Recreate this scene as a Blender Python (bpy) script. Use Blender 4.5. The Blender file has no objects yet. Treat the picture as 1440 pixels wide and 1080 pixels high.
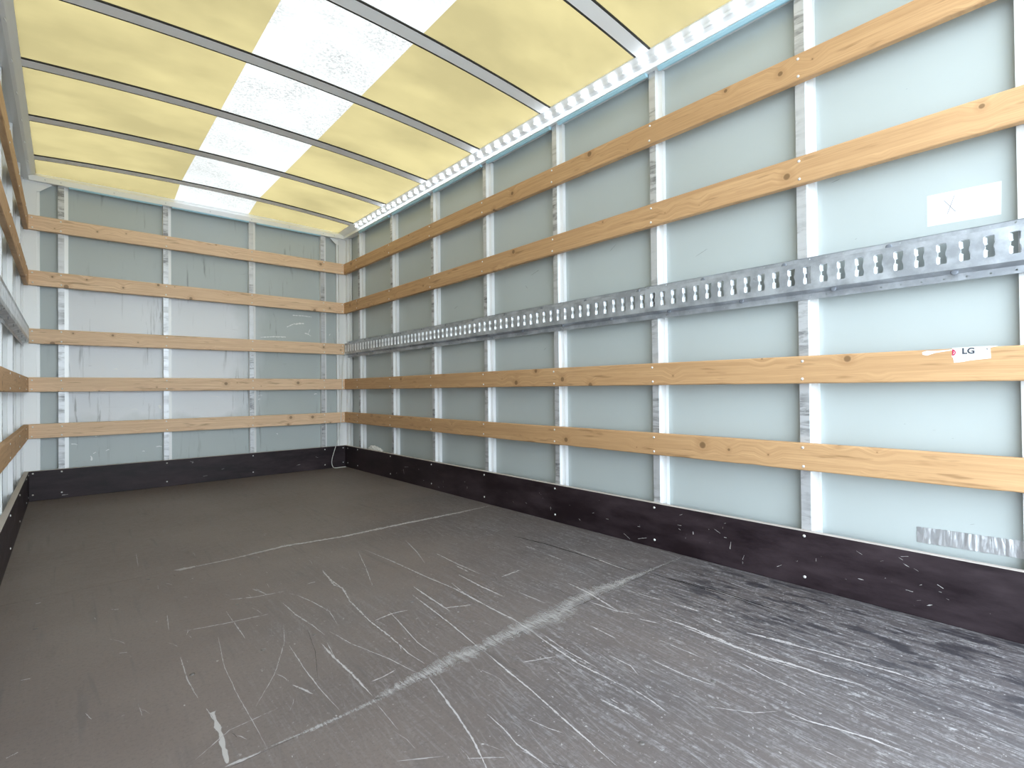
import bpy, bmesh, math, random
from mathutils import Matrix, Vector, noise
from mathutils.geometry import tessellate_polygon
random.seed(7)
C = bpy.context.scene.collection
SC = bpy.context.scene

# ------------------------------------------------------------------ camera
cam_d = bpy.data.cameras.new('camera'); cam = bpy.data.objects.new('camera', cam_d); C.objects.link(cam)
cam_d.sensor_width = 36.0; cam_d.lens = 718.67 / 1440 * 36.0; cam_d.clip_start = 0.02
R_ = Vector((0.752941, -0.658010, -0.010165)); U_ = Vector((0.001869, -0.013308, 0.999910)); F_ = Vector((0.658085, 0.752892, 0.008790))
m = Matrix((R_, U_, -F_)).transposed().to_4x4(); m.translation = Vector((0.1868, 0.0, 0.7298)); cam.matrix_world = m
SC.camera = cam

# ------------------------------------------------------------------ sky and exposure
world = bpy.data.worlds.new('sky'); SC.world = world; world.use_nodes = True
bg = world.node_tree.nodes['Background']
bg.inputs[0].default_value = (0.80, 0.92, 1.0, 1)
bg.inputs[1].default_value = 6.8
vs = SC.view_settings
vs.view_transform = 'Standard'; vs.look = 'None'; vs.gamma = 1.0; vs.use_curve_mapping = False
vs.exposure = 0.0

# ------------------------------------------------------------------ sizes (metres)
W, L, Y0 = 2.2, 4.736, -0.15
POST_Y = [0.7216 + 0.6259 * k for k in range(7)]          # far edge of each side post
SLAT_Z = [(1.841, 1.941), (1.463, 1.565), (1.069, 1.171), (0.738, 0.838), (0.421, 0.520)]
KICK = 0.203
D_POST, D_PANEL = 0.025, 0.070                            # depth behind the slat faces

# ------------------------------------------------------------------ material helpers
def new_mat(name):
    mt = bpy.data.materials.new(name); mt.use_nodes = True
    nt = mt.node_tree; b = nt.nodes['Principled BSDF']
    return mt, nt, b
class N:
    """small node-building helper"""
    def __init__(s, nt): s.nt = nt
    def n(s, t, **kw):
        x = s.nt.nodes.new(t)
        for k, v in kw.items(): setattr(x, k, v)
        return x
    def link(s, a, b): s.nt.links.new(a, b)
    def coord(s, scale=(1, 1, 1), rand=0.0, kind='Object', loc=(0, 0, 0)):
        tc = s.n('ShaderNodeTexCoord'); mp = s.n('ShaderNodeMapping'); mp.inputs['Scale'].default_value = scale
        mp.inputs['Location'].default_value = loc
        src = tc.outputs[kind]
        if rand:
            oi = s.n('ShaderNodeObjectInfo'); mu = s.n('ShaderNodeMath', operation='MULTIPLY'); mu.inputs[1].default_value = rand
            s.link(oi.outputs['Random'], mu.inputs[0]); va = s.n('ShaderNodeVectorMath', operation='ADD')
            s.link(src, va.inputs[0]); s.link(mu.outputs[0], va.inputs[1]); src = va.outputs[0]
        s.link(src, mp.inputs['Vector']); return mp.outputs[0]
    def noise(s, vec, scale=5, detail=4, rough=.55, dist=0.0):
        x = s.n('ShaderNodeTexNoise'); x.inputs['Scale'].default_value = scale; x.inputs['Detail'].default_value = detail
        x.inputs['Roughness'].default_value = rough; x.inputs['Distortion'].default_value = dist
        s.link(vec, x.inputs['Vector']); return x.outputs['Fac']
    def voro(s, vec, scale=5, rnd=1.0, feature='F1'):
        x = s.n('ShaderNodeTexVoronoi', feature=feature); x.inputs['Scale'].default_value = scale; x.inputs['Randomness'].default_value = rnd
        s.link(vec, x.inputs['Vector']); return x
    def ramp(s, fac, stops, interp='LINEAR'):
        x = s.n('ShaderNodeValToRGB'); x.color_ramp.interpolation = interp; e = x.color_ramp.elements
        while len(e) < len(stops): e.new(0.5)
        for i, (p, c) in enumerate(stops):
            e[i].position = p; e[i].color = (c, c, c, 1) if isinstance(c, (int, float)) else (*c, 1)
        s.link(fac, x.inputs[0]); return x.outputs[0]
    def mix(s, fac, a, b, mode='MIX'):
        x = s.n('ShaderNodeMix', data_type='RGBA', blend_type=mode)
        for sock, v in ((x.inputs[0], fac), (x.inputs[6], a), (x.inputs[7], b)):
            if isinstance(v, (int, float)): sock.default_value = v
            elif isinstance(v, tuple): sock.default_value = (*v, 1)
            else: s.link(v, sock)
        return x.outputs[2]
    def math(s, op, a, b=0.0, clamp=False):
        x = s.n('ShaderNodeMath', operation=op, use_clamp=clamp)
        for sock, v in ((x.inputs[0], a), (x.inputs[1], b)):
            if isinstance(v, (int, float)): sock.default_value = v
            else: s.link(v, sock)
        return x.outputs[0]
    def bump(s, b, h, strength=.3, dist=.002):
        x = s.n('ShaderNodeBump'); x.inputs['Strength'].default_value = strength; x.inputs['Distance'].default_value = dist
        s.link(h, x.inputs['Height']); s.link(x.outputs[0], b.inputs['Normal'])

def plain(name, col, rough=.5, metal=0.0, spec=.5):
    mt, nt, b = new_mat(name); b.inputs['Base Color'].default_value = (*col, 1); b.inputs['Roughness'].default_value = rough
    b.inputs['Metallic'].default_value = metal; b.inputs['Specular IOR Level'].default_value = spec
    return mt

def wood_mat(name, light, dark):
    mt, nt, b = new_mat(name); n = N(nt)
    v = n.coord((1, 1, 1), rand=37.0)
    def sc(vec, s_):
        x = n.n('ShaderNodeMapping'); x.inputs['Scale'].default_value = s_; n.link(vec, x.inputs['Vector']); return x.outputs[0]
    # knots bend the grain round themselves
    sp_ = n.n('ShaderNodeSeparateXYZ'); n.link(v, sp_.inputs[0]); cb_ = n.n('ShaderNodeCombineXYZ')
    n.link(sp_.outputs[0], cb_.inputs[0]); n.link(sp_.outputs[2], cb_.inputs[1])
    kv = n.voro(cb_.outputs[0], 5.2, 1.0); kv.voronoi_dimensions = '2D'; cs = n.n('ShaderNodeSeparateColor'); n.link(kv.outputs['Color'], cs.inputs[0])
    kd = n.math('DIVIDE', kv.outputs['Distance'], n.math('ADD', n.math('MULTIPLY', n.math('POWER', cs.outputs[0], 2.0), 1.3), .12))
    knot = n.ramp(kd, [(0.040, 1.0), (0.062, 0.0)])
    ring = n.ramp(kd, [(0.045, 0.0), (0.075, 1.0), (0.16, 0.0)])
    warp = n.math('MULTIPLY', n.math('SUBTRACT', 0.28, kv.outputs['Distance'], clamp=True), 0.09)
    cmb = n.n('ShaderNodeCombineXYZ'); n.link(warp, cmb.inputs[2])
    va = n.n('ShaderNodeVectorMath', operation='ADD'); n.link(v, va.inputs[0]); n.link(cmb.outputs[0], va.inputs[1])
    grain = n.noise(sc(va.outputs[0], (1.1, 6, 55)), 1.6, 5, .6, .6)
    fine = n.noise(sc(va.outputs[0], (6, 20, 260)), 1.5, 3, .6)
    big = n.noise(sc(v, (1.6, 1.5, 3)), 1.3, 3)
    g = n.ramp(grain, [(0.36, 0.0), (0.64, 1.0)])
    mid = tuple((a + c) / 2 for a, c in zip(light, dark))
    col = n.mix(g, mid, light)
    col = n.mix(n.math('MULTIPLY', n.ramp(fine, [(0.46, 0.0), (0.70, 1.0)]), 0.45), col, dark)
    col = n.mix(n.ramp(big, [(0.42, 0.0), (0.72, 0.55)]), col, mid)
    oi = n.n('ShaderNodeObjectInfo'); col = n.mix(n.math('MULTIPLY', oi.outputs['Random'], 0.25), col, mid)
    col = n.mix(n.math('MULTIPLY', ring, 0.35), col, dark)
    col = n.mix(n.math('MULTIPLY', knot, 0.8), col, tuple(c * .45 for c in dark))
    streak = n.noise(sc(v, (3.5, 1, 30)), 1.6, 3, .5)
    col = n.mix(n.ramp(streak, [(0.62, 0.0), (0.72, 0.6)]), col, tuple(c * .7 for c in dark))
    n.link(col, b.inputs['Base Color']); b.inputs['Roughness'].default_value = .55
    b.inputs['Specular IOR Level'].default_value = .3
    n.bump(b, grain, .25, .002)
    return mt
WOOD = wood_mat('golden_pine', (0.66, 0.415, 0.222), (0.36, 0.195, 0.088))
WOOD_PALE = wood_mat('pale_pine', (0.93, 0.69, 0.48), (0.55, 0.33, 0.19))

def panel_mat(name, worn=False):
    mt, nt, b = new_mat(name); n = N(nt)
    v = n.coord((1, 1, 1), rand=9.0)
    big = n.noise(v, 2.2, 3)
    col = n.mix(big, (0.45, 0.50, 0.51), (0.51, 0.56, 0.57))
    # small grey rub marks
    rub = n.noise(n.coord((5, 5, 13), rand=5), 1.8, 6, .62)
    col = n.mix(n.ramp(rub, [(0.70, 0.0), (0.80, 0.35)]), col, (0.24, 0.27, 0.27))
    if worn:
        # rubbed, chalky middle of the sheet, then black vertical runs
        vz = n.coord((1, 1, 1)); sep = n.n('ShaderNodeSeparateXYZ'); n.link(vz, sep.inputs[0])
        zz = n.math('ADD', sep.outputs[2], n.math('MULTIPLY', n.math('SUBTRACT', n.noise(vz, 3.0, 4), .5), .35))
        band = n.ramp(zz, [(0.42, 0.0), (0.56, 1.0), (0.98, 1.0), (0.999, 1.0)])
        band2 = n.ramp(n.math('SUBTRACT', zz, 1.0), [(0.44, 1.0), (0.54, 0.0)])
        xl = n.ramp(sep.outputs[0], [(0.15, 0.0), (0.17, 1.0)])
        xm = n.ramp(n.math('MULTIPLY', n.math('ADD', sep.outputs[0], n.math('MULTIPLY', n.math('SUBTRACT', n.noise(vz, 4.0, 3), .5), .25)), .5), [(0.62, 1.0), (0.76, 0.0)])
        msk = n.math('MULTIPLY', n.math('MULTIPLY', band, band2), n.math('MULTIPLY', xm, xl))
        col = n.mix(n.math('MULTIPLY', msk, .9), col, (0.80, 0.82, 0.88))
        st = n.noise(n.coord((26, 1, 2.0)), 1.3, 5, .65, .4)
        spot = n.noise(n.coord((2.4, 1, .7), loc=(0.25, 0, 0.3)), 1.5, 2)
        run = n.math('MULTIPLY', n.ramp(st, [(0.58, 0.0), (0.68, 1.0)]), n.ramp(spot, [(0.48, 0.0), (0.62, 1.0)]))
        col = n.mix(n.math('MULTIPLY', run, .62), col, (0.17, 0.18, 0.19))
        sm = n.noise(n.coord((3, 1, 16)), 2.2, 6, .7, 1.0)
        col = n.mix(n.ramp(sm, [(0.66, 0.0), (0.75, 0.5)]), col, (0.25, 0.27, 0.28))
    n.link(col, b.inputs['Base Color']); b.inputs['Roughness'].default_value = .36; b.inputs['Specular IOR Level'].default_value = .45
    n.bump(b, n.noise(v, 3.5, 2), .12, .01)
    return mt
PANEL = panel_mat('grey_green_wall_sheet'); PANEL_WORN = panel_mat('worn_wall_sheet', True)

def rubbed_metal():
    mt, nt, b = new_mat('rubbed_aluminium'); n = N(nt)
    a = n.noise(n.coord((4, 4, 22), rand=11), 1.5, 8, .72, .5)
    c = n.noise(n.coord((3, 3, 2.2), rand=5), 2.0, 3)
    k = n.math('MULTIPLY', n.ramp(a, [(0.46, 0.0), (0.60, 1.0)]), n.ramp(c, [(0.38, 0.12), (0.60, 1.0)]))
    col = n.mix(n.math('MULTIPLY', k, .85), (0.60, 0.61, 0.64), (0.17, 0.17, 0.18))
    n.link(col, b.inputs['Base Color']); b.inputs['Metallic'].default_value = .35
    n.link(n.ramp(a, [(0.3, .28), (0.7, .5)]), b.inputs['Roughness'])
    return mt
RUBBED = rubbed_metal()
WHITE_AL = plain('white_aluminium', (0.84, 0.85, 0.87), .32, .1)
GREY_AL = plain('satin_aluminium', (0.66, 0.67, 0.70), .36, .35)
BEAM_AL = plain('roof_beam_aluminium', (0.96, 0.96, 0.97), .35, .0)
SEALANT_SHADE = plain('dark_sealant_and_shade', (0.035, 0.033, 0.028), .6)
BLUE = plain('pale_blue_film', (0.46, 0.74, 0.90), .3)
SCREW = plain('zinc_screw', (0.85, 0.85, 0.86), .3, .35)
SCREW_DARK = plain('worn_floor_screw', (0.16, 0.15, 0.15), .45, .5)
WHITE = plain('white_paper', (0.86, 0.87, 0.88), .5)
PALE_EDGE = plain('bare_plywood_edge', (0.50, 0.45, 0.43), .7)
INK = plain('grey_ink', (0.30, 0.30, 0.33), .6); INK_DARK = plain('dark_print', (0.045, 0.05, 0.07), .5)
INK_PALE = plain('faint_grey_print', (0.55, 0.56, 0.60), .6); RED = plain('crimson_print', (0.50, 0.02, 0.09), .5)

def galvanised():
    mt, nt, b = new_mat('galvanised_steel'); n = N(nt)
    v = n.voro(n.coord((1, 1, 1), rand=3), 55.0, 1.0)
    s_ = n.noise(n.coord((6, 6, 6)), 2.0, 5, .6)
    col = n.mix(n.ramp(s_, [(0.40, 0.0), (0.62, 1.0)]), (0.33, 0.35, 0.39), (0.52, 0.55, 0.60))
    n.link(col, b.inputs['Base Color']); b.inputs['Metallic'].default_value = .45
    n.link(n.ramp(v.outputs['Color'], [(0.0, .26), (1.0, .5)]), b.inputs['Roughness'])
    n.bump(b, s_, .15, .004)
    return mt
GALV = galvanised(); GALV_DARK = plain('dull_steel', (.20, .22, .26), .5, .3); LIT_TAB = plain('lit_slot_tab', (.82, .84, .88), .35, .2)

def roof_sheet_mat(name, col, cloud, speck=0.0):
    mt = bpy.data.materials.new(name); mt.use_nodes = True; nt = mt.node_tree; n = N(nt)
    nt.nodes.remove(nt.nodes['Principled BSDF']); out = nt.nodes['Material Output']
    v = n.coord((1, 1, 1)); f = n.noise(n.coord((1.0, 1.6, 1)), 1.6, 5, .55)
    c = n.mix(n.ramp(f, [(0.36, 0.0), (0.64, 1.0)]), tuple(x * cloud for x in col), col)
    if speck:
        g = n.noise(v, 90.0, 4, .7)
        m2 = n.noise(v, 3.0, 3)
        k = n.math('MULTIPLY', n.ramp(g, [(0.46, 0.0), (0.62, speck)]), n.ramp(m2, [(0.40, .2), (0.6, 1.0)]))
        c = n.mix(k, c, tuple(x * .35 for x in col))
    else:
        g = n.noise(n.coord((3, 14, 3)), 2.2, 5, .6)
        c = n.mix(n.ramp(g, [(0.71, 0.0), (0.77, .35)]), c, tuple(x * .5 for x in col))
    t = n.n('ShaderNodeBsdfTranslucent'); n.link(c, t.inputs[0])
    d = n.n('ShaderNodeBsdfDiffuse'); d.inputs[0].default_value = (*[min(.8, x * 1.3 + .1) for x in col], 1)
    mx = n.n('ShaderNodeAddShader'); n.link(t.outputs[0], mx.inputs[0])
    dm = n.n('ShaderNodeMixShader'); dm.inputs[0].default_value = .45; tr = n.n('ShaderNodeBsdfDiffuse'); tr.inputs[0].default_value = (0, 0, 0, 1)
    n.link(tr.outputs[0], dm.inputs[1]); n.link(d.outputs[0], dm.inputs[2]); n.link(dm.outputs[0], mx.inputs[1])
    n.link(mx.outputs[0], out.inputs[0]); return mt
YELLOW = roof_sheet_mat('yellow_translucent_sheet', (0.154, 0.119, 0.054), .72)
SKYLIGHT = roof_sheet_mat('white_translucent_sheet', (0.205, 0.190, 0.175), .9, speck=.8)

def floor_mat():
    mt, nt, b = new_mat('scratched_phenolic_floor'); n = N(nt)
    v = n.coord((1, 1, 1)); sep = n.n('ShaderNodeSeparateXYZ'); n.link(v, sep.inputs[0])
    big = n.noise(v, 1.4, 5, .55); fine = n.noise(v, 34.0, 6, .72)
    col = n.mix(n.ramp(big, [(0.35, 0.0), (0.65, 1.0)]), (0.158, 0.128, 0.118), (0.205, 0.172, 0.160))
    col = n.mix(n.ramp(fine, [(0.35, .40), (0.62, 0.0)]), col, (0.120, 0.098, 0.094))
    # drag scratches grow towards the door and right-hand wall; the base darkens along
    wear = n.math('ADD', n.math('MULTIPLY', sep.outputs[0], .30), n.math('MULTIPLY', sep.outputs[1], -.20))
    wear = n.math('ADD', wear, n.math('MULTIPLY', n.noise(v, 1.9, 4), .9))
    wm = n.ramp(wear, [(0.25, 0.05), (0.95, 1.0)])
    col = n.mix(n.math('MULTIPLY', wm, .85), col, (0.066, 0.061, 0.070))
    brk = n.ramp(n.noise(v, 60.0, 5, .75), [(0.42, 0.15), (0.58, 1.0)])
    s1 = n.noise(n.coord((70, 2.6, 1)), 1.5, 6, .75, .5)
    k1 = n.math('MULTIPLY', n.math('MULTIPLY', n.ramp(s1, [(0.50, 0.0), (0.60, 1.0)]), brk), wm)
    col = n.mix(n.math('MULTIPLY', k1, .65), col, (0.30, 0.295, 0.32))
    s2 = n.noise(n.coord((40, 9, 1), loc=(3, 1, 0)), 1.5, 6, .75, .8)
    k2 = n.math('MULTIPLY', n.ramp(s2, [(0.55, 0.0), (0.64, 1.0)]), n.ramp(wear, [(0.45, 0.0), (0.9, 1.0)]))
    col = n.mix(n.math('MULTIPLY', n.math('MULTIPLY', k2, brk), .95), col, (0.36, 0.355, 0.37))
    sp = n.noise(n.coord((55, 55, 1)), 1.6, 3, .6)
    k3 = n.math('MULTIPLY', n.ramp(sp, [(0.66, 0.0), (0.71, 1.0)]), n.ramp(wear, [(0.25, 0.15), (0.7, 1.0)]))
    col = n.mix(n.math('MULTIPLY', k3, .7), col, (0.50, 0.49, 0.50))
    rot = n.coord((1, 1, 1)); rn = rot.node; rn.inputs['Rotation'].default_value = (0, 0, math.radians(14))
    mp2 = n.n('ShaderNodeMapping'); mp2.inputs['Scale'].default_value = (85, 3.2, 1); n.link(rot, mp2.inputs['Vector'])
    s4 = n.noise(mp2.outputs[0], 1.5, 5, .7, .3)
    col = n.mix(n.math('MULTIPLY', n.math('MULTIPLY', n.ramp(s4, [(0.56, 0.0), (0.66, 1.0)]), n.ramp(wear, [(0.35, 0.0), (0.8, 1.0)])), .55), col, (0.34, 0.335, 0.35))
    mot = n.noise(v, 120.0, 6, .8)
    col = n.mix(n.ramp(mot, [(0.36, .35), (0.50, 0.0)]), col, (0.055, 0.048, 0.054))
    s3 = n.noise(n.coord((22, 1.6, 1), loc=(7, 2, 0)), 1.4, 4, .6, .4)
    col = n.mix(n.math('MULTIPLY', n.ramp(s3, [(0.58, 0.0), (0.70, 1.0)]), .4), col, (0.09, 0.082, 0.085))
    # rubber marks close to the right-hand wall, by the door
    bl = n.noise(n.coord((24, 7.5, 1), loc=(1.3, 0.4, 0)), 1.0, 5, .62, .3)
    mx = n.math('MULTIPLY', n.ramp(n.math('SUBTRACT', sep.outputs[0], 1.2), [(0.35, 0.0), (0.65, 1.0)]), n.ramp(n.math('MULTIPLY', sep.outputs[1], .5), [(0.45, 1.0), (0.62, 0.0)]))
    col = n.mix(n.math('MULTIPLY', n.math('MULTIPLY', n.ramp(bl, [(0.51, 0.0), (0.60, 1.0)]), mx), .9), col, (0.028, 0.026, 0.034))
    n.link(col, b.inputs['Base Color'])
    n.link(n.ramp(fine, [(0.3, .42), (0.7, .60)]), b.inputs['Roughness']); b.inputs['Specular IOR Level'].default_value = .45
    n.bump(b, fine, .2, .001)
    return mt
FLOOR = floor_mat()

def kick_mat():
    mt, nt, b = new_mat('dark_brown_phenolic_board'); n = N(nt)
    v = n.coord((1, 1, 1)); a = n.noise(n.coord((1.5, 1.5, 5)), 2.0, 6, .65)
    col = n.mix(n.ramp(a, [(0.40, 0.0), (0.70, 1.0)]), (0.013, 0.007, 0.010), (0.048, 0.033, 0.040))
    sp = n.noise(n.coord((30, 30, 42)), 1.4, 4, .6)
    col = n.mix(n.ramp(sp, [(0.72, 0.0), (0.77, .5)]), col, (0.42, 0.40, 0.40))
    n.link(col, b.inputs['Base Color']); n.link(n.ramp(a, [(0.3, .42), (0.7, .6)]), b.inputs['Roughness']); b.inputs['Specular IOR Level'].default_value = .28
    return mt
KICKM = kick_mat()

def scuff_mat(name, col, strength, soft=0.5, freq=(55, 55, 1), lo=.30, hi=.62, amp=1.6):
    """pale or dark wear film: worn thin at its edges, broken up by a fine noise"""
    mt, nt, b = new_mat(name); n = N(nt)
    uv = n.n('ShaderNodeUVMap'); sep = n.n('ShaderNodeSeparateXYZ'); n.link(uv.outputs[0], sep.inputs[0])
    e = n.math('MULTIPLY', n.math('ABSOLUTE', n.math('SUBTRACT', sep.outputs[0], .5)), 2.0)
    edge = n.math('SUBTRACT', 1.0, e, clamp=True)
    nz = n.noise(n.coord(freq), 2.2, 5, .7)
    k = n.math('ADD', n.math('MULTIPLY', edge, soft), n.math('MULTIPLY', n.math('SUBTRACT', nz, .5), amp))
    al = n.math('MULTIPLY', n.ramp(k, [(lo - .3, 0.0), (hi - .3, 1.0)]), strength)
    b.inputs['Base Color'].default_value = (*col, 1); b.inputs['Roughness'].default_value = .6
    n.link(al, b.inputs['Alpha']); return mt
SCR_PALE = scuff_mat('pale_scratch', (0.42, 0.40, 0.41), .9, .62, (30, 30, 1), .34, .66, 2.4)
SCR_DARK = scuff_mat('dark_scratch', (0.02, 0.02, 0.025), .7, .55, (60, 60, 1), .22, .5)
SCR_BARE = scuff_mat('bare_wood_gouge', (0.42, 0.40, 0.40), .9, .9, (60, 60, 60), .25, .5)
SCR_BLOT = scuff_mat('rubber_blot', (0.016, 0.016, 0.022), .85, .62, (26, 9, 1), .42, .68)
SCR_SEAM = scuff_mat('ground_down_seam', (0.40, 0.385, 0.39), .75, .40, (95, 7, 1), .28, .75, 2.6)
def emit_mat(name, col, s_):
    mt, nt, b = new_mat(name); b.inputs['Base Color'].default_value = (.9, .9, .9, 1)
    b.inputs['Emission Color'].default_value = (*col, 1); b.inputs['Emission Strength'].default_value = s_
    return mt
LED = emit_mat('led_lens_glow', (0.84, 0.92, 1.0), 17.0)
def tape_mat():
    mt, nt, b = new_mat('silver_tape'); n = N(nt)
    f = n.noise(n.coord((60, 60, 14)), 1.2, 4, .6, .8)
    n.link(n.mix(f, (0.55, 0.57, 0.62), (0.85, 0.87, 0.9)), b.inputs['Base Color'])
    b.inputs['Metallic'].default_value = .75; b.inputs['Roughness'].default_value = .28
    n.bump(b, f, .5, .004); return mt
TAPE = tape_mat()

# ------------------------------------------------------------------ object helpers
def link(name, me, mats, parent=None, loc=(0, 0, 0), rot=(0, 0, 0)):
    for mt in (mats if isinstance(mats, (list, tuple)) else [mats]):
        if mt.name not in [x.name for x in me.materials]: me.materials.append(mt)
    o = bpy.data.objects.new(name, me); C.objects.link(o); o.location = loc; o.rotation_euler = rot
    if parent: o.parent = parent
    return o
def tag(o, label, cat, group=None):
    o['label'] = label; o['category'] = cat
    if group: o['group'] = group
    return o
def structure(o): o['kind'] = 'structure'; return o
def empty(name, loc=(0, 0, 0), rot=(0, 0, 0)):
    o = bpy.data.objects.new(name, None); o.empty_display_size = .1; C.objects.link(o); o.location = loc; o.rotation_euler = rot; return o

def mesh_from(name, verts, faces, fm=None, smooth=False):
    me = bpy.data.meshes.new(name); me.from_pydata([tuple(v) for v in verts], [], faces); me.update()
    bm = bmesh.new(); bm.from_mesh(me); bmesh.ops.recalc_face_normals(bm, faces=bm.faces); bm.to_mesh(me); bm.free()
    if fm:
        for p, i in zip(me.polygons, fm): p.material_index = i
    if smooth:
        for p in me.polygons: p.use_smooth = True
    return me
def box_mesh(name, a, b, bev=0.0, seg=1):
    bm = bmesh.new(); bmesh.ops.create_cube(bm, size=1)
    for v in bm.verts: v.co = Vector([(a[i] + b[i]) / 2 + v.co[i] * (b[i] - a[i]) for i in range(3)])
    if bev: bmesh.ops.bevel(bm, geom=list(bm.edges), offset=bev, segments=seg, affect='EDGES', profile=.6)
    bmesh.ops.recalc_face_normals(bm, faces=bm.faces)
    me = bpy.data.meshes.new(name); bm.to_mesh(me); bm.free(); return me
def sweep(name, prof, stations, fm=None, closed=True, smooth=False):
    """prof: 2D points (p, q); stations: functions (p, q) -> 3D point"""
    n = len(prof); V = []; Fa = []; M = []
    for s in stations: V += [s(p, q) for p, q in prof]
    for k in range(len(stations) - 1):
        for i in range(n if closed else n - 1):
            j = (i + 1) % n
            Fa.append((k * n + i, k * n + j, (k + 1) * n + j, (k + 1) * n + i)); M.append(fm[i] if fm else 0)
    if closed:
        for base, st in ((0, 0), ((len(stations) - 1) * n, 1)):
            tris = tessellate_polygon([[Vector((p, q, 0)) for p, q in prof]])
            for t in tris: Fa.append(tuple(base + i for i in t)); M.append(0)
    me = bpy.data.meshes.new(name); me.from_pydata([tuple(v) for v in V], [], Fa); me.update()
    bm = bmesh.new(); bm.from_mesh(me); bmesh.ops.recalc_face_normals(bm, faces=bm.faces); bm.to_mesh(me); bm.free()
    for p, i in zip(me.polygons, M): p.material_index = i
    if smooth:
        for p in me.polygons: p.use_smooth = True
    return me
def dome_mesh(name, r, h, seg=8):
    V = [(0, 0, h)]; Fa = []
    for k, (rr, hh) in enumerate(((.6 * r, h * .85), (r, h * .25), (r, -.001))):
        for i in range(seg):
            t = 2 * math.pi * i / seg; V.append((rr * math.cos(t), rr * math.sin(t), hh))
    for i in range(seg):
        j = (i + 1) % seg; Fa.append((0, 1 + i, 1 + j))
        for k in range(2): Fa.append((1 + k * seg + i, 1 + (k + 1) * seg + i, 1 + (k + 1) * seg + j, 1 + k * seg + j))
    return mesh_from(name, V, Fa, smooth=True)
def tube_mesh(name, pts, r, seg=6):
    V = []; Fa = []
    for k, p in enumerate(pts):
        p = Vector(p); a = Vector(pts[max(k - 1, 0)]); b = Vector(pts[min(k + 1, len(pts) - 1)])
        t = (b - a).normalized(); u = t.cross(Vector((.3, 1, .2))).normalized(); w = t.cross(u)
        for i in range(seg):
            an = 2 * math.pi * i / seg; V.append(p + u * r * math.cos(an) + w * r * math.sin(an))
    for k in range(len(pts) - 1):
        for i in range(seg):
            j = (i + 1) % seg; Fa.append((k * seg + i, k * seg + j, (k + 1) * seg + j, (k + 1) * seg + i))
    Fa.append(tuple(range(seg))); Fa.append(tuple(range((len(pts) - 1) * seg, len(pts) * seg)))
    return mesh_from(name, V, Fa, smooth=True)

def ribbons_mesh(name, lines, to3d, mat_of, step=.012, jit=.12):
    """thin wear films: lines = [(kind, [(u, v, width_mm), ...])]; to3d(u, v, k) gives the 3D point"""
    V = []; Fa = []; UV = []; M = []
    for li, (kind, P) in enumerate(lines):
        pts = []
        for a, b in zip(P[:-1], P[1:]):
            d = math.hypot(b[0] - a[0], b[1] - a[1]); n = max(1, int(d / step))
            for i in range(n): t = i / n; pts.append(tuple(a[q] + (b[q] - a[q]) * t for q in range(3)))
        pts.append(P[-1]); base = len(V); n = len(pts)
        for i, p in enumerate(pts):
            a = pts[max(i - 1, 0)]; b = pts[min(i + 1, n - 1)]
            dx, dy = b[0] - a[0], b[1] - a[1]; l = math.hypot(dx, dy) or 1; nx, ny = -dy / l, dx / l
            e = min(1.0, .25 + 1.2 * min(i, n - 1 - i) / max(1, n) * 3) if kind != 2 else 1.0
            if kind == 3: e = math.sin(math.pi * (i + .3) / (n - .4))
            w = p[2] / 1000 * .5 * (1 + random.uniform(-jit, jit) * (5 if kind == 2 else 2)) * (1.5 if kind == 0 else .8 if kind == 1 else 1) * e
            off = random.uniform(-1, 1) * .0006
            for s_ in (-1, 1):
                V.append(to3d(p[0] + nx * (w * s_ + off), p[1] + ny * (w * s_ + off), li)); UV.append(((s_ + 1) / 2, i * .01))
        for i in range(n - 1):
            Fa.append((base + 2 * i, base + 2 * i + 2, base + 2 * i + 3, base + 2 * i + 1)); M.append(mat_of(kind))
    me = bpy.data.meshes.new(name); me.from_pydata(V, [], Fa); me.update()
    uvl = me.uv_layers.new(name='UVMap')
    for lp in me.loops: uvl.data[lp.index].uv = UV[lp.vertex_index]
    for p, i in zip(me.polygons, M): p.material_index = i
    return me
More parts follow.
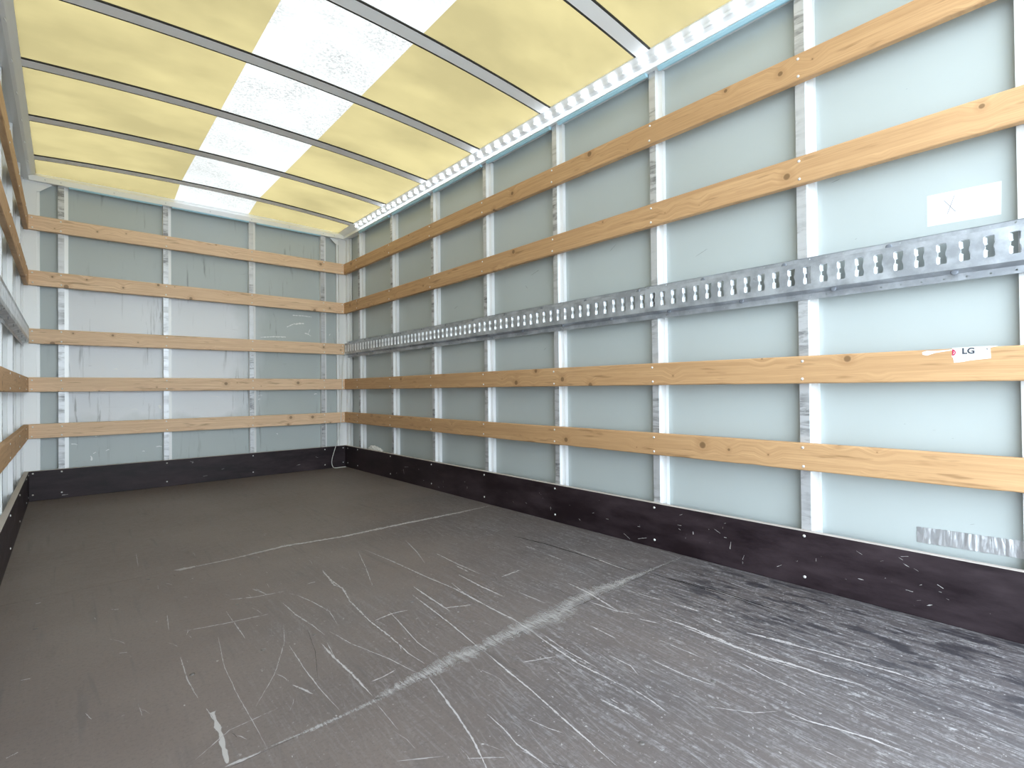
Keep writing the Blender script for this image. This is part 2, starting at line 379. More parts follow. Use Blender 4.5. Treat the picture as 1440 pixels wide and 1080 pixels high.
SCRATCHES = [
(0,[(0.972,2.08,4.9),(0.943,1.886,5.0),(0.956,1.843,4.8),(0.927,1.713,4.2),(0.909,1.521,4.2),(0.908,1.377,4.0),(0.9,1.266,3.8),(0.905,1.187,3.9)]),
(0,[(0.748,1.858,3.8),(0.751,1.723,3.8),(0.764,1.61,3.7),(0.768,1.524,3.4)]),
(0,[(0.741,1.481,5.1),(0.738,1.379,4.9),(0.74,1.276,4.7),(0.737,1.148,4.3)]),
(0,[(0.528,1.733,1.8),(0.503,1.536,1.6),(0.497,1.372,1.5),(0.497,1.247,1.4),(0.496,1.122,1.2)]),
(0,[(0.701,1.689,1.6),(0.664,1.561,1.6),(0.594,1.408,1.6),(0.518,1.291,1.5)]),
(0,[(0.424,1.673,2.4),(0.418,1.524,2.2),(0.423,1.419,2.1)]),
(2,[(0.437,1.334,9.3),(0.434,1.236,8.7),(0.425,1.132,8.1)]),
(0,[(0.43,1.359,2.0),(0.433,1.299,2.0)]),
(0,[(0.587,1.811,2.7),(0.585,1.661,2.5)]),
(0,[(0.587,1.909,1.5),(0.586,1.806,1.4)]),
(0,[(0.668,1.53,2.3),(0.657,1.366,2.1),(0.654,1.242,2.0),(0.656,1.142,1.9)]),
(0,[(0.61,1.322,4.3),(0.634,1.25,4.2)]),
(0,[(0.46,1.841,5.0),(0.545,1.817,5.1),(0.684,1.792,5.4)]),
(0,[(0.616,2.011,5.4),(0.687,1.974,5.6),(0.786,1.955,5.8)]),
(0,[(1.215,2.207,5.8),(1.233,1.973,5.2),(1.243,1.723,4.8),(1.257,1.551,4.4),(1.251,1.402,3.9),(1.246,1.224,3.6)]),
(0,[(1.156,1.674,5.9),(1.146,1.552,5.6),(1.137,1.406,5.3)]),
(0,[(1.114,1.61,4.7),(1.1,1.463,4.4),(1.085,1.317,4.0),(1.059,1.129,3.5)]),
(0,[(1.279,1.607,5.1),(1.257,1.492,5.3),(1.251,1.35,5.4),(1.252,1.23,4.9),(1.237,1.096,4.4)]),
(0,[(1.14,1.439,5.6),(1.219,1.4,5.7)]),
(0,[(0.987,1.543,2.7),(0.976,1.46,2.6),(0.95,1.3,2.4),(0.949,1.187,2.5)]),
(0,[(1.184,2.213,2.9),(1.11,1.971,2.6),(1.048,1.789,2.3)]),
(0,[(1.424,2.211,4.3),(1.373,2.014,3.8),(1.323,1.869,3.4)]),
(0,[(0.76,1.203,4.1),(0.796,1.203,4.0),(0.834,1.212,3.9)]),
(0,[(0.807,1.892,3.8),(0.828,1.789,3.4),(0.842,1.676,2.7),(0.824,1.565,2.2)]),
(0,[(0.878,1.121,4.7),(0.859,1.018,4.3),(0.842,0.936,4.0),(0.822,0.857,3.6),(0.797,0.786,3.4),(0.785,0.76,3.2)]),
(0,[(0.73,1.11,1.3),(0.723,0.995,1.2)]),
(0,[(0.676,0.914,2.0),(0.751,0.865,2.0)]),
(0,[(0.783,0.828,2.5),(0.84,0.781,2.5)]),
(0,[(0.38,1.186,1.5),(0.452,1.239,1.8),(0.552,1.248,2.1)]),
(0,[(0.787,1.537,2.2),(0.804,1.424,2.3),(0.846,1.273,2.2),(0.87,1.142,2.0)]),
(0,[(0.871,1.968,7.2),(0.908,1.972,7.3)]),
(0,[(0.756,1.477,2.0),(0.738,1.371,1.8)]),
(1,[(0.744,1.607,1.6),(0.711,1.446,1.5),(0.668,1.312,1.3)]),
(0,[(0.715,2.05,3.4),(0.728,1.964,3.3)]),
(0,[(1.426,1.942,5.5),(1.417,1.782,5.3),(1.415,1.616,5.1)]),
(0,[(0.921,1.511,4.5),(0.984,1.521,5.1),(1.037,1.509,5.5)]),
(0,[(1.063,1.134,4.6),(1.046,1.013,4.3),(1.032,0.9,3.9),(1.014,0.797,3.6),(1.004,0.732,3.4),(0.996,0.681,3.3),(0.986,0.62,3.1)]),
(0,[(1.237,1.116,4.9),(1.219,1.001,4.7),(1.207,0.912,4.7),(1.21,0.82,4.6),(1.212,0.75,4.4)]),
(0,[(1.22,0.756,3.4),(1.21,0.683,3.2),(1.2,0.64,3.0)]),
(0,[(1.253,1.102,3.1),(1.234,0.988,3.0),(1.227,0.864,2.9)]),
(0,[(1.128,0.776,4.6),(1.131,0.731,4.5),(1.134,0.694,4.4)]),
(0,[(1.148,0.764,2.5),(1.147,0.736,2.5)]),
(0,[(0.897,0.908,2.9),(0.894,0.851,2.7),(0.883,0.793,2.6),(0.884,0.738,2.6),(0.886,0.701,2.5)]),
(0,[(0.954,0.834,2.2),(0.967,0.78,2.2),(0.978,0.75,2.2)]),
(0,[(1.6,1.312,8.6),(1.587,1.203,7.6),(1.542,1.034,6.6)]),
(0,[(1.531,1.145,5.0),(1.539,1.042,5.1),(1.57,0.98,5.3)]),
(0,[(1.606,0.917,8.6),(1.612,0.814,8.0),(1.605,0.722,7.4),(1.599,0.664,7.2),(1.595,0.592,7.2),(1.606,0.52,7.0)]),
(0,[(1.729,0.963,5.4),(1.731,0.857,5.2)]),
(0,[(1.714,0.807,5.5),(1.707,0.77,5.4)]),
(0,[(1.397,1.032,3.8),(1.39,0.928,3.6)]),
(0,[(1.366,0.792,5.0),(1.365,0.701,4.9),(1.374,0.63,4.8)]),
(0,[(1.301,0.884,3.3),(1.3,0.813,2.8),(1.278,0.773,2.3)]),
(0,[(1.475,0.841,3.1),(1.474,0.702,2.9)]),
(0,[(1.102,1.016,4.1),(1.192,0.975,4.2)]),
(0,[(1.777,1.594,6.9),(1.773,1.505,6.7)]),
(0,[(1.784,1.748,8.1),(1.789,1.681,7.9)]),
(0,[(1.906,1.586,6.6),(1.887,1.406,6.2),(1.871,1.248,5.8)]),
(0,[(1.401,1.758,5.1),(1.395,1.652,4.9)]),
(0,[(1.456,1.526,5.7),(1.562,1.534,5.9)]),
(0,[(1.407,1.369,4.8),(1.411,1.241,4.5)]),
(0,[(1.349,1.659,7.0),(1.34,1.504,6.7),(1.343,1.385,6.7)]),
(0,[(1.703,0.691,6.3),(1.719,0.637,6.2),(1.736,0.566,6.0)]),
(0,[(1.7,1.143,3.6),(1.726,0.966,3.4)]),
(0,[(1.544,0.963,5.0),(1.565,0.899,4.9)]),
(1,[(1.913,1.155,8.4),(1.918,0.987,7.9),(1.921,0.813,7.0),(1.892,0.678,6.1)]),
(1,[(1.853,1.918,11.2),(1.881,1.682,10.1),(1.881,1.453,9.1),(1.887,1.214,8.4)]),
(1,[(1.916,1.084,8.5),(1.94,0.907,7.7),(1.918,0.632,6.5)]),
(0,[(1.598,0.838,9.0),(1.598,0.747,8.6),(1.598,0.606,8.1),(1.616,0.541,8.0),(1.624,0.46,7.6),(1.644,0.379,7.3)]),
(0,[(1.703,0.691,6.3),(1.718,0.61,6.1),(1.739,0.519,5.9),(1.755,0.423,5.6),(1.767,0.344,5.4),(1.766,0.269,5.1)]),
(0,[(1.735,0.918,6.9),(1.734,0.863,6.7)]),
(0,[(1.714,0.807,6.2),(1.71,0.771,6.1)]),
(0,[(1.511,0.54,4.8),(1.507,0.49,4.5),(1.497,0.455,4.2)]),
(0,[(1.4,0.47,4.9),(1.4,0.427,4.8),(1.419,0.373,4.7),(1.436,0.314,4.6),(1.441,0.245,4.4)]),
(0,[(1.287,0.596,2.2),(1.341,0.513,2.1),(1.388,0.481,1.9)]),
(0,[(1.525,0.624,2.7),(1.504,0.526,2.6)]),
(0,[(0.436,2.011,2.5),(0.424,1.878,2.3)]),
(0,[(0.427,2.872,2.6),(0.415,2.652,2.4)]),
(0,[(0.448,2.342,2.2),(0.445,2.298,2.1)]),
(0,[(0.096,1.446,8.8),(0.113,1.453,9.0)]),
(0,[(0.22,1.525,1.9),(0.229,1.488,1.9)]),
(0,[(0.313,1.488,1.3),(0.316,1.427,1.2)]),
(0,[(0.705,2.059,4.0),(0.731,1.962,3.9)]),
(0,[(0.967,2.067,4.9),(0.955,1.939,4.9),(0.953,1.846,5.0)]),
(0,[(0.302,2.188,23.5),(0.319,2.175,23.6)]),
(0,[(0.299,1.81,18.2),(0.316,1.801,18.2)]),
(0,[(0.1,1.81,17.4),(0.118,1.805,17.5)]),
(0,[(0.108,2.432,24.7),(0.121,2.431,24.8)]),
(0,[(0.284,1.458,9.7),(0.281,1.456,9.7)]),
(0,[(0.419,1.123,6.9),(0.461,1.122,7.1),(0.482,1.12,7.2)]),
(0,[(0.561,2.479,16.1),(0.743,2.491,16.9),(0.961,2.522,18.8),(1.22,2.484,20.0),(1.539,2.492,21.2),(1.908,2.488,23.0),(2.185,2.5,23.9)]),
(0,[(0.52,2.490,14),(0.545,2.486,30),(0.60,2.488,20)]),
(3,[(1.589,0.333,18.7),(1.594,0.307,18.5),(1.596,0.282,18.3)])]
SEAM_SCUFF = [(0.46,1.12,6),(0.502,1.126,7),(0.587,1.122,18),(0.667,1.122,11),(0.734,1.125,14),(0.77,1.134,23),(0.844,1.145,27),(0.883,1.14,36),(0.983,1.157,52),(1.041,1.154,50),(1.083,1.153,20),(1.111,1.156,41),(1.252,1.164,56),(1.386,1.156,74),(1.463,1.181,58),(1.489,1.188,42),(1.629,1.194,58),(1.728,1.175,40),(1.788,1.187,23),(1.871,1.18,17),(1.997,1.183,12),(2.168,1.179,8)]

# wall frames: u runs along the wall, d is the depth behind the slat faces (towards outside), z is up
def at(side, u, d, z):
    return {'right': (W + d, u, z), 'left': (-d, u, z), 'back': (u, L + d, z)}[side]
WORD = {'right': 'right-hand wall', 'left': 'left-hand wall', 'back': 'back wall'}

# ================================================================== ground and outer shell
g = structure(link('ground', box_mesh('ground', (-30, -40, -1.10), (30, 30, -1.0)), plain('pale_bounce_ground', (0.50, 0.49, 0.47), .9)))  # unseen ground, its pale tone chosen to throw light up onto the beams

# ------------------------------------------------------------------ floor
flo = structure(link('floor', box_mesh('floor', (-.09, Y0, -.06), (W + .09, L + .09, -.0185)), plain('floor_bearer', (0.05, 0.045, 0.04), .8)))
seams = [(Y0, 1.150 - .0008, 1.122 - .0008), (1.150 + .0008, 2.490, 2.490), (2.4925, L + .085, L + .085)]
def floor_panel(ya, yb):
    # ya, yb: (y at left wall, y at right wall) -- the sheets were laid a touch out of square
    V = [(-.085, ya[0], -.018), (W + .085, ya[1], -.018), (W + .085, yb[1], -.018), (-.085, yb[0], -.018)]
    V += [(x, y, 0) for x, y, z in V]
    o = link('floor_panel', mesh_from('floor_panel', V, [(0, 1, 2, 3), (4, 5, 6, 7), (0, 1, 5, 4), (1, 2, 6, 5), (2, 3, 7, 6), (3, 0, 4, 7)]), FLOOR, flo)
    return o
near = floor_panel((Y0, Y0), (1.099, 1.179))
mid = floor_panel((1.101, 1.181), (2.489, 2.499))
far = floor_panel((2.491, 2.501), (L + .085, L + .085))
mats = [SCR_PALE, SCR_DARK, SCR_BARE, SCR_BLOT, SCR_SEAM]
zz = lambda x, y, k: (x, y, .0004 + .00001 * (k % 40))
def region(P): c = sum(p[1] for p in P) / len(P); return 0 if c < 1.14 else (1 if c < 2.48 else 2)
# many short random scratches in the drag zone, beside the long ones
extra = []
for i in range(300):
    x = 2.15 - 1.9 * random.random() ** 1.2; y = .1 + 2.9 * random.random() ** 1.15
    if x < .9 and random.random() < .5: continue
    a = math.radians(random.gauss(95, 16)); l = random.uniform(.012, .085); w = random.uniform(.5, 1.5)
    extra.append((0 if random.random() < .85 else 1, [(x, y, w), (x + l * .5 * math.cos(a), y + l * .5 * math.sin(a), w * 1.2), (x + l * math.cos(a + .1), y + l * math.sin(a + .1), w * .6)]))
for i in range(90):
    x = random.uniform(.3, 2.15); y = random.uniform(.15, 2.4); w = random.uniform(2, 5)
    extra.append((2, [(x, y, w), (x + random.uniform(-.004, .004), y + random.uniform(.002, .006), w * .8)]))
for i, pan in enumerate((near, mid, far)):
    ls = [s for s in SCRATCHES + extra if s[0] != 3 and region(s[1]) == i]
    if i == 1:
        ls += [(4, [(x, y, w * 1.35 + 3) for x, y, w in SEAM_SCUFF])]
    me = ribbons_mesh('scratches', ls, zz, lambda k: k)
    for mt in mats: me.materials.append(mt)
    o = bpy.data.objects.new('scratches', me); C.objects.link(o); o.parent = pan; o['kind'] = 'stuff'
fs = dome_mesh('floor_screw', .0065, .0012)
for x, y in [(0.743, 1.128), (1.083, 1.143), (1.40, 1.165), (1.727, 1.165), (2.036, 1.172), (1.075, 0.624), (1.393, 0.634), (1.719, 0.637), (0.746, 1.55), (0.432, 1.547), (0.606, 1.559), (0.116, 2.176), (0.429, 2.448), (2.047, 1.587), (1.085, 1.562), (0.628, 1.947), (1.978, 2.307), (1.55, 2.44), (1.18, 2.43), (0.80, 2.44)]:
    link('screw', fs, SCREW_DARK, (near, mid, far)[region([(x, y)])], (x, y, 0))

# ------------------------------------------------------------------ walls: outer skin, one sheet per bay, posts
post_prof = [(0, D_POST), (.033, D_POST), (.033, D_POST + .020), (.055, D_POST + .022), (.055, D_PANEL), (0, D_PANEL)]
post_fm = [0, 1, 1, 1, 1, 1]                      # the front face is rubbed, the step beside it is white
POST_TOP = 2.185
def make_post(side, u, sgn, parent, z1=POST_TOP):
    """u = first edge of the rubbed face; sgn = direction in which the white step lies"""
    st = [lambda p, q, z=z: at(side, u + sgn * p, q, z) for z in (0.002, z1)]
    return link('post', sweep('post', post_prof, st, post_fm), [RUBBED, WHITE_AL], parent)
def make_wall(side, u0, u1, edges, mat):
    a = at(side, u0, D_PANEL + .012, -.02); b = at(side, u1, D_PANEL + .05, 2.26)
    lo = [min(p, q) for p, q in zip(a, b)]; hi = [max(p, q) for p, q in zip(a, b)]
    w = structure(link('wall_' + side, box_mesh('wall_' + side, lo, hi), WHITE_AL))
    for ua, ub in zip(edges[:-1], edges[1:]):
        a = at(side, ua + .0012, D_PANEL, .001); b = at(side, ub - .0012, D_PANEL + .0115, 2.225)
        lo = [min(p, q) for p, q in zip(a, b)]; hi = [max(p, q) for p, q in zip(a, b)]
        o = link('wall_panel', box_mesh('wall_panel', lo, hi), mat, w)
    return w
side_edges = [Y0, .09] + [y - .016 for y in POST_Y] + [L + .07]
walls = {}
for side in ('right', 'left'):
    walls[side] = make_wall(side, Y0, L + .12, side_edges, PANEL)
    for y in POST_Y: make_post(side, y, -1, walls[side])
BACK_U = [.150, .761, 1.373, 1.988]
walls['back'] = make_wall('back', -.08, W + .08, [-.07, .167, .777, 1.39, 2.005, W + .07], PANEL_WORN)
for u in BACK_U: make_post('back', u, 1, walls['back'])

# rear frame posts at the door opening, and the far corner posts with their gusset plates
def prism(name, pts2, a0, a1, fn, mat, parent=None, bev=0):
    return link(name, sweep(name, pts2, [lambda p, q, t=t: fn(p, q, t) for t in (a0, a1)]), mat, parent)
for side in ('right', 'left'):
    f = lambda p, q, t, s=side: at(s, p, q, t)
    prism('door_frame_post', [(Y0, .0), (.095, .0), (.095, .03), (.142, .034), (.142, D_PANEL), (Y0, D_PANEL)], .002, 2.2, f, WHITE_AL, walls[side])
sx = {'left': lambda x: x, 'right': lambda x: W - x}
for s in ('left', 'right'):
    X = sx[s]
    cp = [(-.065, L + .068), (.056, L + .068), (.056, L + .045), (.040, L + .045), (.040, L + .026), (-.026, L + .026), (-.026, L - .012), (-.045, L - .012), (-.045, L - .036), (-.065, L - .036)]
    link('corner_post', sweep('corner_post', cp, [lambda p, q, z=z: (X(p), q, z) for z in (.002, 2.183)]), WHITE_AL, walls['back'])
    gp = [(.040, 2.18), (.118, 2.18), (.118, 2.172), (.056, 2.118), (.040, 2.118)]
    link('gusset_plate', sweep('gusset_plate', gp, [lambda p, q, y=y: (X(p), y, q) for y in (L + .030, L + .034)]), WHITE_AL, walls['back'])

# ------------------------------------------------------------------ roof: bowed sheets, cross beams
HE, SAG = 2.2425, .045
def roof_z(x, y=0.0):
    t = (x - W / 2) / (W / 2 - .038); k = max(0.0, min(1.0, (y - 4.50) / .24))
    return HE + SAG * (1 - .72 * k) * (1 - t * t)
ceil = structure(empty('ceiling', (0, 0, 0)))
def sheet(name, x0, x1, mat, dz):
    nx = max(4, int((x1 - x0) / .06)); ys = [Y0 - .02, 1.2, 2.5, 3.7, 4.50, 4.62, 4.74, L + .075]
    V = []; Fa = []
    for y in ys:
        for i in range(nx + 1): x = x0 + (x1 - x0) * i / nx; V.append((x, y, roof_z(x, y) + .006 + dz - (.010 if y > 4.7 else .005 if y > 4.6 else 0)))
    for k in range(len(ys) - 1):
        for i in range(nx): a = k * (nx + 1) + i; Fa.append((a, a + 1, a + nx + 2, a + nx + 1))
    return link(name, mesh_from(name, V, Fa, smooth=True), mat, ceil)
sheet('yellow_roof_sheet', -.03, .838, YELLOW, 0); sheet('white_roof_sheet', .838, 1.372, SKYLIGHT, 0); sheet('yellow_roof_sheet', 1.372, W + .03, YELLOW, 0)
beam_prof = [(-.041, .006), (-.041, .002), (-.034, .0015), (-.033, .0), (.033, .0), (.034, .0015), (.045, .002), (.045, .006)]
beam_fm = [1, 1, 1, 0, 0, 1, 1, 1]  # dark edges: sealant lips, plus side faces with their shade painted in
for y in [POST_Y[0] - .6259] + POST_Y:
    yc = y - .012
    st = []
    for i in range(25):
        x = .030 + (W - .06) * i / 24
        st.append(lambda p, q, x=x: (x, yc + p, roof_z(x) + q))
    link('roof_beam', sweep('roof_beam', beam_prof, st, beam_fm), [BEAM_AL, SEALANT_SHADE], ceil)

# cant rails along the side walls (trim_1 right, trim_2 left) and the header over the back wall (trim_3)
cant = [(-.003, 2.179), (-.003, 2.182), (.0015, 2.188), (.001, 2.204), (-.013, 2.2135), (-.0215, 2.2235), (-.0385, 2.2425), (-.0385, 2.2475), (-.030, 2.264), (D_PANEL, 2.264), (D_PANEL, 2.190), (.022, 2.183), (.022, 2.180)]
for k, side in ((1, 'right'), (2, 'left')):
    tr = structure(link('trim_%d' % k, sweep('trim', cant, [lambda p, q, y=y, s=side: at(s, y, p, q) for y in (Y0, L + .03)]), WHITE_AL if side == 'right' else GREY_AL))
    ed = [.11] + POST_Y + [L - .0]
    for a, b in zip(ed[:-1], ed[1:]):
        a2, b2 = a + .004, b - .060
        if side == 'left' or b2 - a2 < .3:
            if side == 'left': pass
            else: continue
        pr = [(.003, 2.181), (.0245, 2.181), (.0245, 2.166), (.012, 2.163), (.003, 2.171)]
        if side == 'right': link('blue_film_edge', sweep('blue_film_edge', pr, [lambda p, q, y=y: at('right', y, p, q) for y in (a2, b2)]), BLUE, tr)
    if side == 'left':
        rv = dome_mesh('rivet', .008, .004)
        y = .2
        while y < L - .1:
            o = link('rivet', rv, GREY_AL, tr, at('left', y, -.010, 2.200), (0, math.radians(65), 0)); y += .326
head_prof = [(0.0, 2.178), (0.0, 2.214), (.006, 2.218), (.036, 2.2425), (.036, 2.29), (D_PANEL + .02, 2.31), (D_PANEL + .02, 2.178)]
head_prof = [(0.0, 2.178), (0.0, 2.214), (.006, 2.218), (.034, 2.236), (.034, 2.2425), (D_PANEL, 2.2425), (D_PANEL, 2.185), (.02, 2.178)]
tr = structure(link('trim_3', sweep('trim_3', head_prof, [lambda p, q, x=x: (x, L + p, q) for x in (-.02, W + .02)]), WHITE_AL))
for a, b in zip([.210, .818, 1.430], [.755, 1.368, 1.982]):
    pr = [(.004, 2.179), (.022, 2.179), (.022, 2.170), (.012, 2.167), (.004, 2.171)]
    link('blue_film_edge', sweep('blue_film_edge', pr, [lambda p, q, x=x: (x, L + p, q) for x in (a, b)]), BLUE, tr)
hs = dome_mesh('header_screw', .005, .003, 6)
for x in (.085, .167, .46, .777, 1.08, 1.39, 1.70, 2.005, 2.11): link('screw', hs, GREY_AL, tr, (x, L, 2.196), (math.radians(90), 0, 0))
# curved end filler closing the bow of the roof above the header
V = []; nx = 40
for y in (L + .036, L + .046):
    for i in range(nx + 1):
        x = .02 + (W - .04) * i / nx; V += [(x, y, 2.2400), (x, y, roof_z(x, y) - .004)]
Fa = []
n2 = 2 * (nx + 1)
for i in range(nx):
    a = 2 * i
    Fa += [(a, a + 2, a + 3, a + 1), (n2 + a, n2 + a + 2, n2 + a + 3, n2 + a + 1), (a + 1, a + 3, n2 + a + 3, n2 + a + 1), (a, a + 2, n2 + a + 2, n2 + a)]
link('end_filler', mesh_from('end_filler', V, Fa), WHITE_AL, tr)

# ------------------------------------------------------------------ kick boards = baseboards
ks = dome_mesh('board_screw', .0055, .003)
def kick(side, u0, u1, screws):
    a = at(side, u0, 0, .0005); b = at(side, u1, .0245, KICK)
    lo = [min(p, q) for p, q in zip(a, b)]; hi = [max(p, q) for p, q in zip(a, b)]
    me = box_mesh('baseboard_' + side, lo, hi, .0012)
    me.materials.append(KICKM); me.materials.append(PALE_EDGE)
    for p in me.polygons:
        if p.normal.z > .5: p.material_index = 1
    o = bpy.data.objects.new('baseboard_' + side, me); C.objects.link(o); structure(o)
    rot = {'right': (0, math.radians(-90), 0), 'left': (0, math.radians(90), 0), 'back': (math.radians(90), 0, 0)}[side]
    for u in screws:
        for z in (.183, .040): link('screw', ks, SCREW, o, at(side, u, 0, z + random.uniform(-.004, .004)), rot)
    return o
kr = kick('right', .02, L + .0245, [y - .017 for y in POST_Y] + [L - .06])
kl = kick('left', .02, L + .0245, [y - .017 for y in POST_Y] + [L - .06])
kb = kick('back', .0005, W - .0005, [.02, .167, .777, 1.39, 2.005, 2.18])
# chips knocked out of the boards
ch = []
for i in range(46):
    u = .3 + 3.6 * random.random() ** 1.6; z = random.uniform(.02, .18); w = random.uniform(.8, 2.4); a = random.choice([0, 1.57, .5, -.4]); l = random.uniform(.004, .02)
    ch.append((2 if random.random() < .6 else 0, [(u, z, w), (u + l * math.cos(a), z + l * math.sin(a), w)]))
for u, z, l, a, w in ((.98, .075, .03, 1.45, 3), (1.02, .13, .028, 2.7, 2), (.93, .045, .02, 1.2, 2), (.80, .05, .02, .6, 2), (1.14, .10, .012, 1.57, 6), (1.42, .022, .05, .3, 2.5), (3.62, .10, .04, -1.2, 4), (3.60, .12, .06, .1, 2), (1.50, .03, .04, -.5, 3), (.42, .18, .02, .2, 2)):
    ch.append((2, [(u, z, w), (u - l * math.cos(a), z + l * math.sin(a), w * .7)]))
me = ribbons_mesh('chips', ch, lambda u, z, k: (W - .0005 - .00001 * (k % 9), u, z), lambda k: 0, step=.006)
o = link('chips', me, SCR_BARE, kr); o['kind'] = 'stuff'
ch = [(2, [(.93, .18, 2), (.955, .165, 2)]), (2, [(1.15, .09, 2.5), (1.17, .095, 2)]), (2, [(1.75, .06, 3), (1.78, .065, 3)]), (2, [(1.02, .05, 2), (1.05, .052, 2)]), (2, [(.168, .022, 4), (.20, .022, 4)]), (2, [(1.92, .12, 2), (1.94, .11, 2)]), (2, [(.95, .178, 3), (.945, .16, 2)])]
o = link('chips', ribbons_mesh('chips', ch, lambda u, z, k: (u, L - .0006, z), lambda k: 0, step=.006), SCR_BARE, kb); o['kind'] = 'stuff'
# white flecks where paint and tape came off the back wall sheets
fl = [((.324, .272), (.329, .238), 8), ((.339, .287), (.355, .296), 4), ((.218, .366), (.251, .358), 4), ((.35, .411), (.36, .406), 5), ((.457, .903), (.481, .903), 6), ((.628, .279), (.642, .275), 4), ((.716, .307), (.755, .303), 4), ((.734, .628), (.746, .599), 14), ((1.087, .693), (1.154, .681), 3), ((1.474, 1.2), (1.683, 1.214), 7), ((1.746, 1.416), (1.917, 1.414), 6), ((1.694, 1.305), (1.767, 1.342), 6), ((1.766, 1.336), (1.845, 1.348), 12), ((1.851, 1.261), (1.909, 1.236), 7), ((1.452, .688), (1.481, .692), 6), ((1.934, .695), (1.963, .697), 6), ((.41, .30), (.43, .31), 4), ((1.45, .655), (1.47, .66), 4), ((2.08, 1.25), (2.09, 1.27), 5), ((1.88, 1.25), (1.90, 1.30), 4), ((.56, .60), (.60, .60), 3), ((1.60, .35), (1.61, .34), 5)]
ls = [(2, [(*a, w), ((a[0] + b[0]) / 2 + .003, (a[1] + b[1]) / 2 + .004, w * 1.2), (*b, w * .8)]) for a, b, w in fl]
o = link('white_flecks', ribbons_mesh('white_flecks', ls, lambda u, z, k: (u, L + D_PANEL - .0006, z), lambda k: 0, step=.008), scuff_mat('white_fleck', (.86, .87, .88), 1.0, 1.3, (60, 60, 60), .2, .4), walls['back']); o['kind'] = 'stuff'
# short dark rub marks on the right wall
dk = [(.73, 1.53, .05, .05, 1.6), (.62, 1.46, .03, .2, 1.5), (1.15, 1.30, .06, .4, 1.5), (1.70, 1.55, .03, .5, 1.2), (.40, 1.70, .004, .4, 2.5), (2.2, 1.40, .07, .3, 2), (1.62, 1.42, .05, .6, 1.5), (.55, 1.24, .006, .2, 2.5), (.30, .56, .004, 0, 2.5), (.42, .60, .004, 0, 2.5), (2.25, 1.35, .03, -1, 2), (.26, .30, .01, .3, 2.5), (3.0, 1.3, .05, .3, 2), (.70, .47, .03, -.9, 1.5), (2.1, .95, .03, .5, 2)]
ls = [(1, [(u, z, w), (u - l * math.cos(a), z + l * math.sin(a), w)]) for u, z, l, a, w in dk]
o = link('rub_marks', ribbons_mesh('rub_marks', ls, lambda u, z, k: (W + D_PANEL - .0006, u, z), lambda k: 0, step=.01), scuff_mat('dark_rub', (.08, .09, .10), .8, .9, (60, 60, 60), .2, .5), walls['right']); o['kind'] = 'stuff'

# ------------------------------------------------------------------ wooden lashing slats
sm = dome_mesh('slat_screw', .0052, .0026)
ORD = ['topmost', 'second from the top', 'middle', 'second from the bottom', 'lowest']
def slat(side, k, u0, u1, screws, mat, label):
    z0, z1 = SLAT_Z[k]; h = (z1 - z0) / 2; T = .0245
    rnd = random.Random(hash((side == 'back', side == 'left', k)) % 1000 + 5)
    r = .0045
    prof = [(0, -h + r), (.0013, -h + .0013), (r, -h), (T, -h), (T, h), (r, h), (.0013, h - .0013), (0, h - r)]
    n = max(8, int((u1 - u0) / .06)); st = []
    ph = rnd.uniform(0, 6)
    for i in range(n + 1):
        x = (u1 - u0) * i / n
        dz = .0012 * math.sin(x * 1.7 + ph); nk = rnd.random()
        def f(p, q, x=x, dz=dz, nk=nk):
            e = -.003 * (nk - .85) / .15 if (nk > .85 and q < 0) else 0        # knocks in the lower edge
            return (x, p, q + dz - e * 0 + (-e if q < -h + .006 and p < .01 else 0))
        st.append(f)
    me = sweep('wooden_slat', prof, st)
    zc = (z0 + z1) / 2
    if side == 'back': loc, rot = (u0, L, zc), (0, 0, 0)
    elif side == 'right': loc, rot = (W, u1, zc), (0, 0, math.radians(-90))
    else: loc, rot = (0, u0, zc), (0, 0, math.radians(90))
    o = link('wooden_slat', me, mat, None, loc, rot)
    tag(o, label, 'slat', {'back': 'wooden slats across the back wall', 'right': 'wooden slats along the right-hand wall', 'left': 'wooden slats along the left-hand wall'}[side])
    for u in screws:
        x = (u - u0) if side != 'right' else (u1 - u)
        for z in (-h + .018, h - .018):
            link('screw', sm, SCREW, o, (x + rnd.uniform(-.003, .003), 0, z + rnd.uniform(-.003, .003)), (math.radians(90), 0, 0))
    return o
ps = [y - .017 for y in POST_Y]
note = ['just under the roof rail', 'with its screws in pairs', 'level with the perforated steel rail', 'one above the lowest', 'nearest the dark kick board']
for k in range(5):
    slat('back', k, .0, W, [.018, .167, .777, 1.39, 2.005, 2.182], WOOD_PALE,
         ['topmost pine slat across the back wall, closest to the roof', 'second pine slat from the top on the back wall', 'middle pine slat on the back wall, ending level with the steel rails', 'second pine slat from the bottom on the back wall', 'lowest pine slat on the back wall, just above the dark board'][k])
for k in (0, 1, 3, 4):
    slat('right', k, .10, L + .0245, ps, WOOD,
         {0: 'topmost golden pine slat along the right-hand wall, under the lit roof rail', 1: 'second golden pine slat on the right-hand wall, just above the steel rail', 3: 'golden pine slat on the right-hand wall carrying the torn white sticker', 4: 'lowest golden pine slat on the right-hand wall, above the dark board'}[k])
    slat('left', k, .10, L + .0245, ps, WOOD,
         {0: 'topmost pine slat on the left-hand wall, at the far left edge', 1: 'second pine slat on the left-hand wall, just above its steel rail', 3: 'pine slat on the left-hand wall just below its steel rail', 4: 'lowest pine slat on the left-hand wall, above the dark board'}[k])

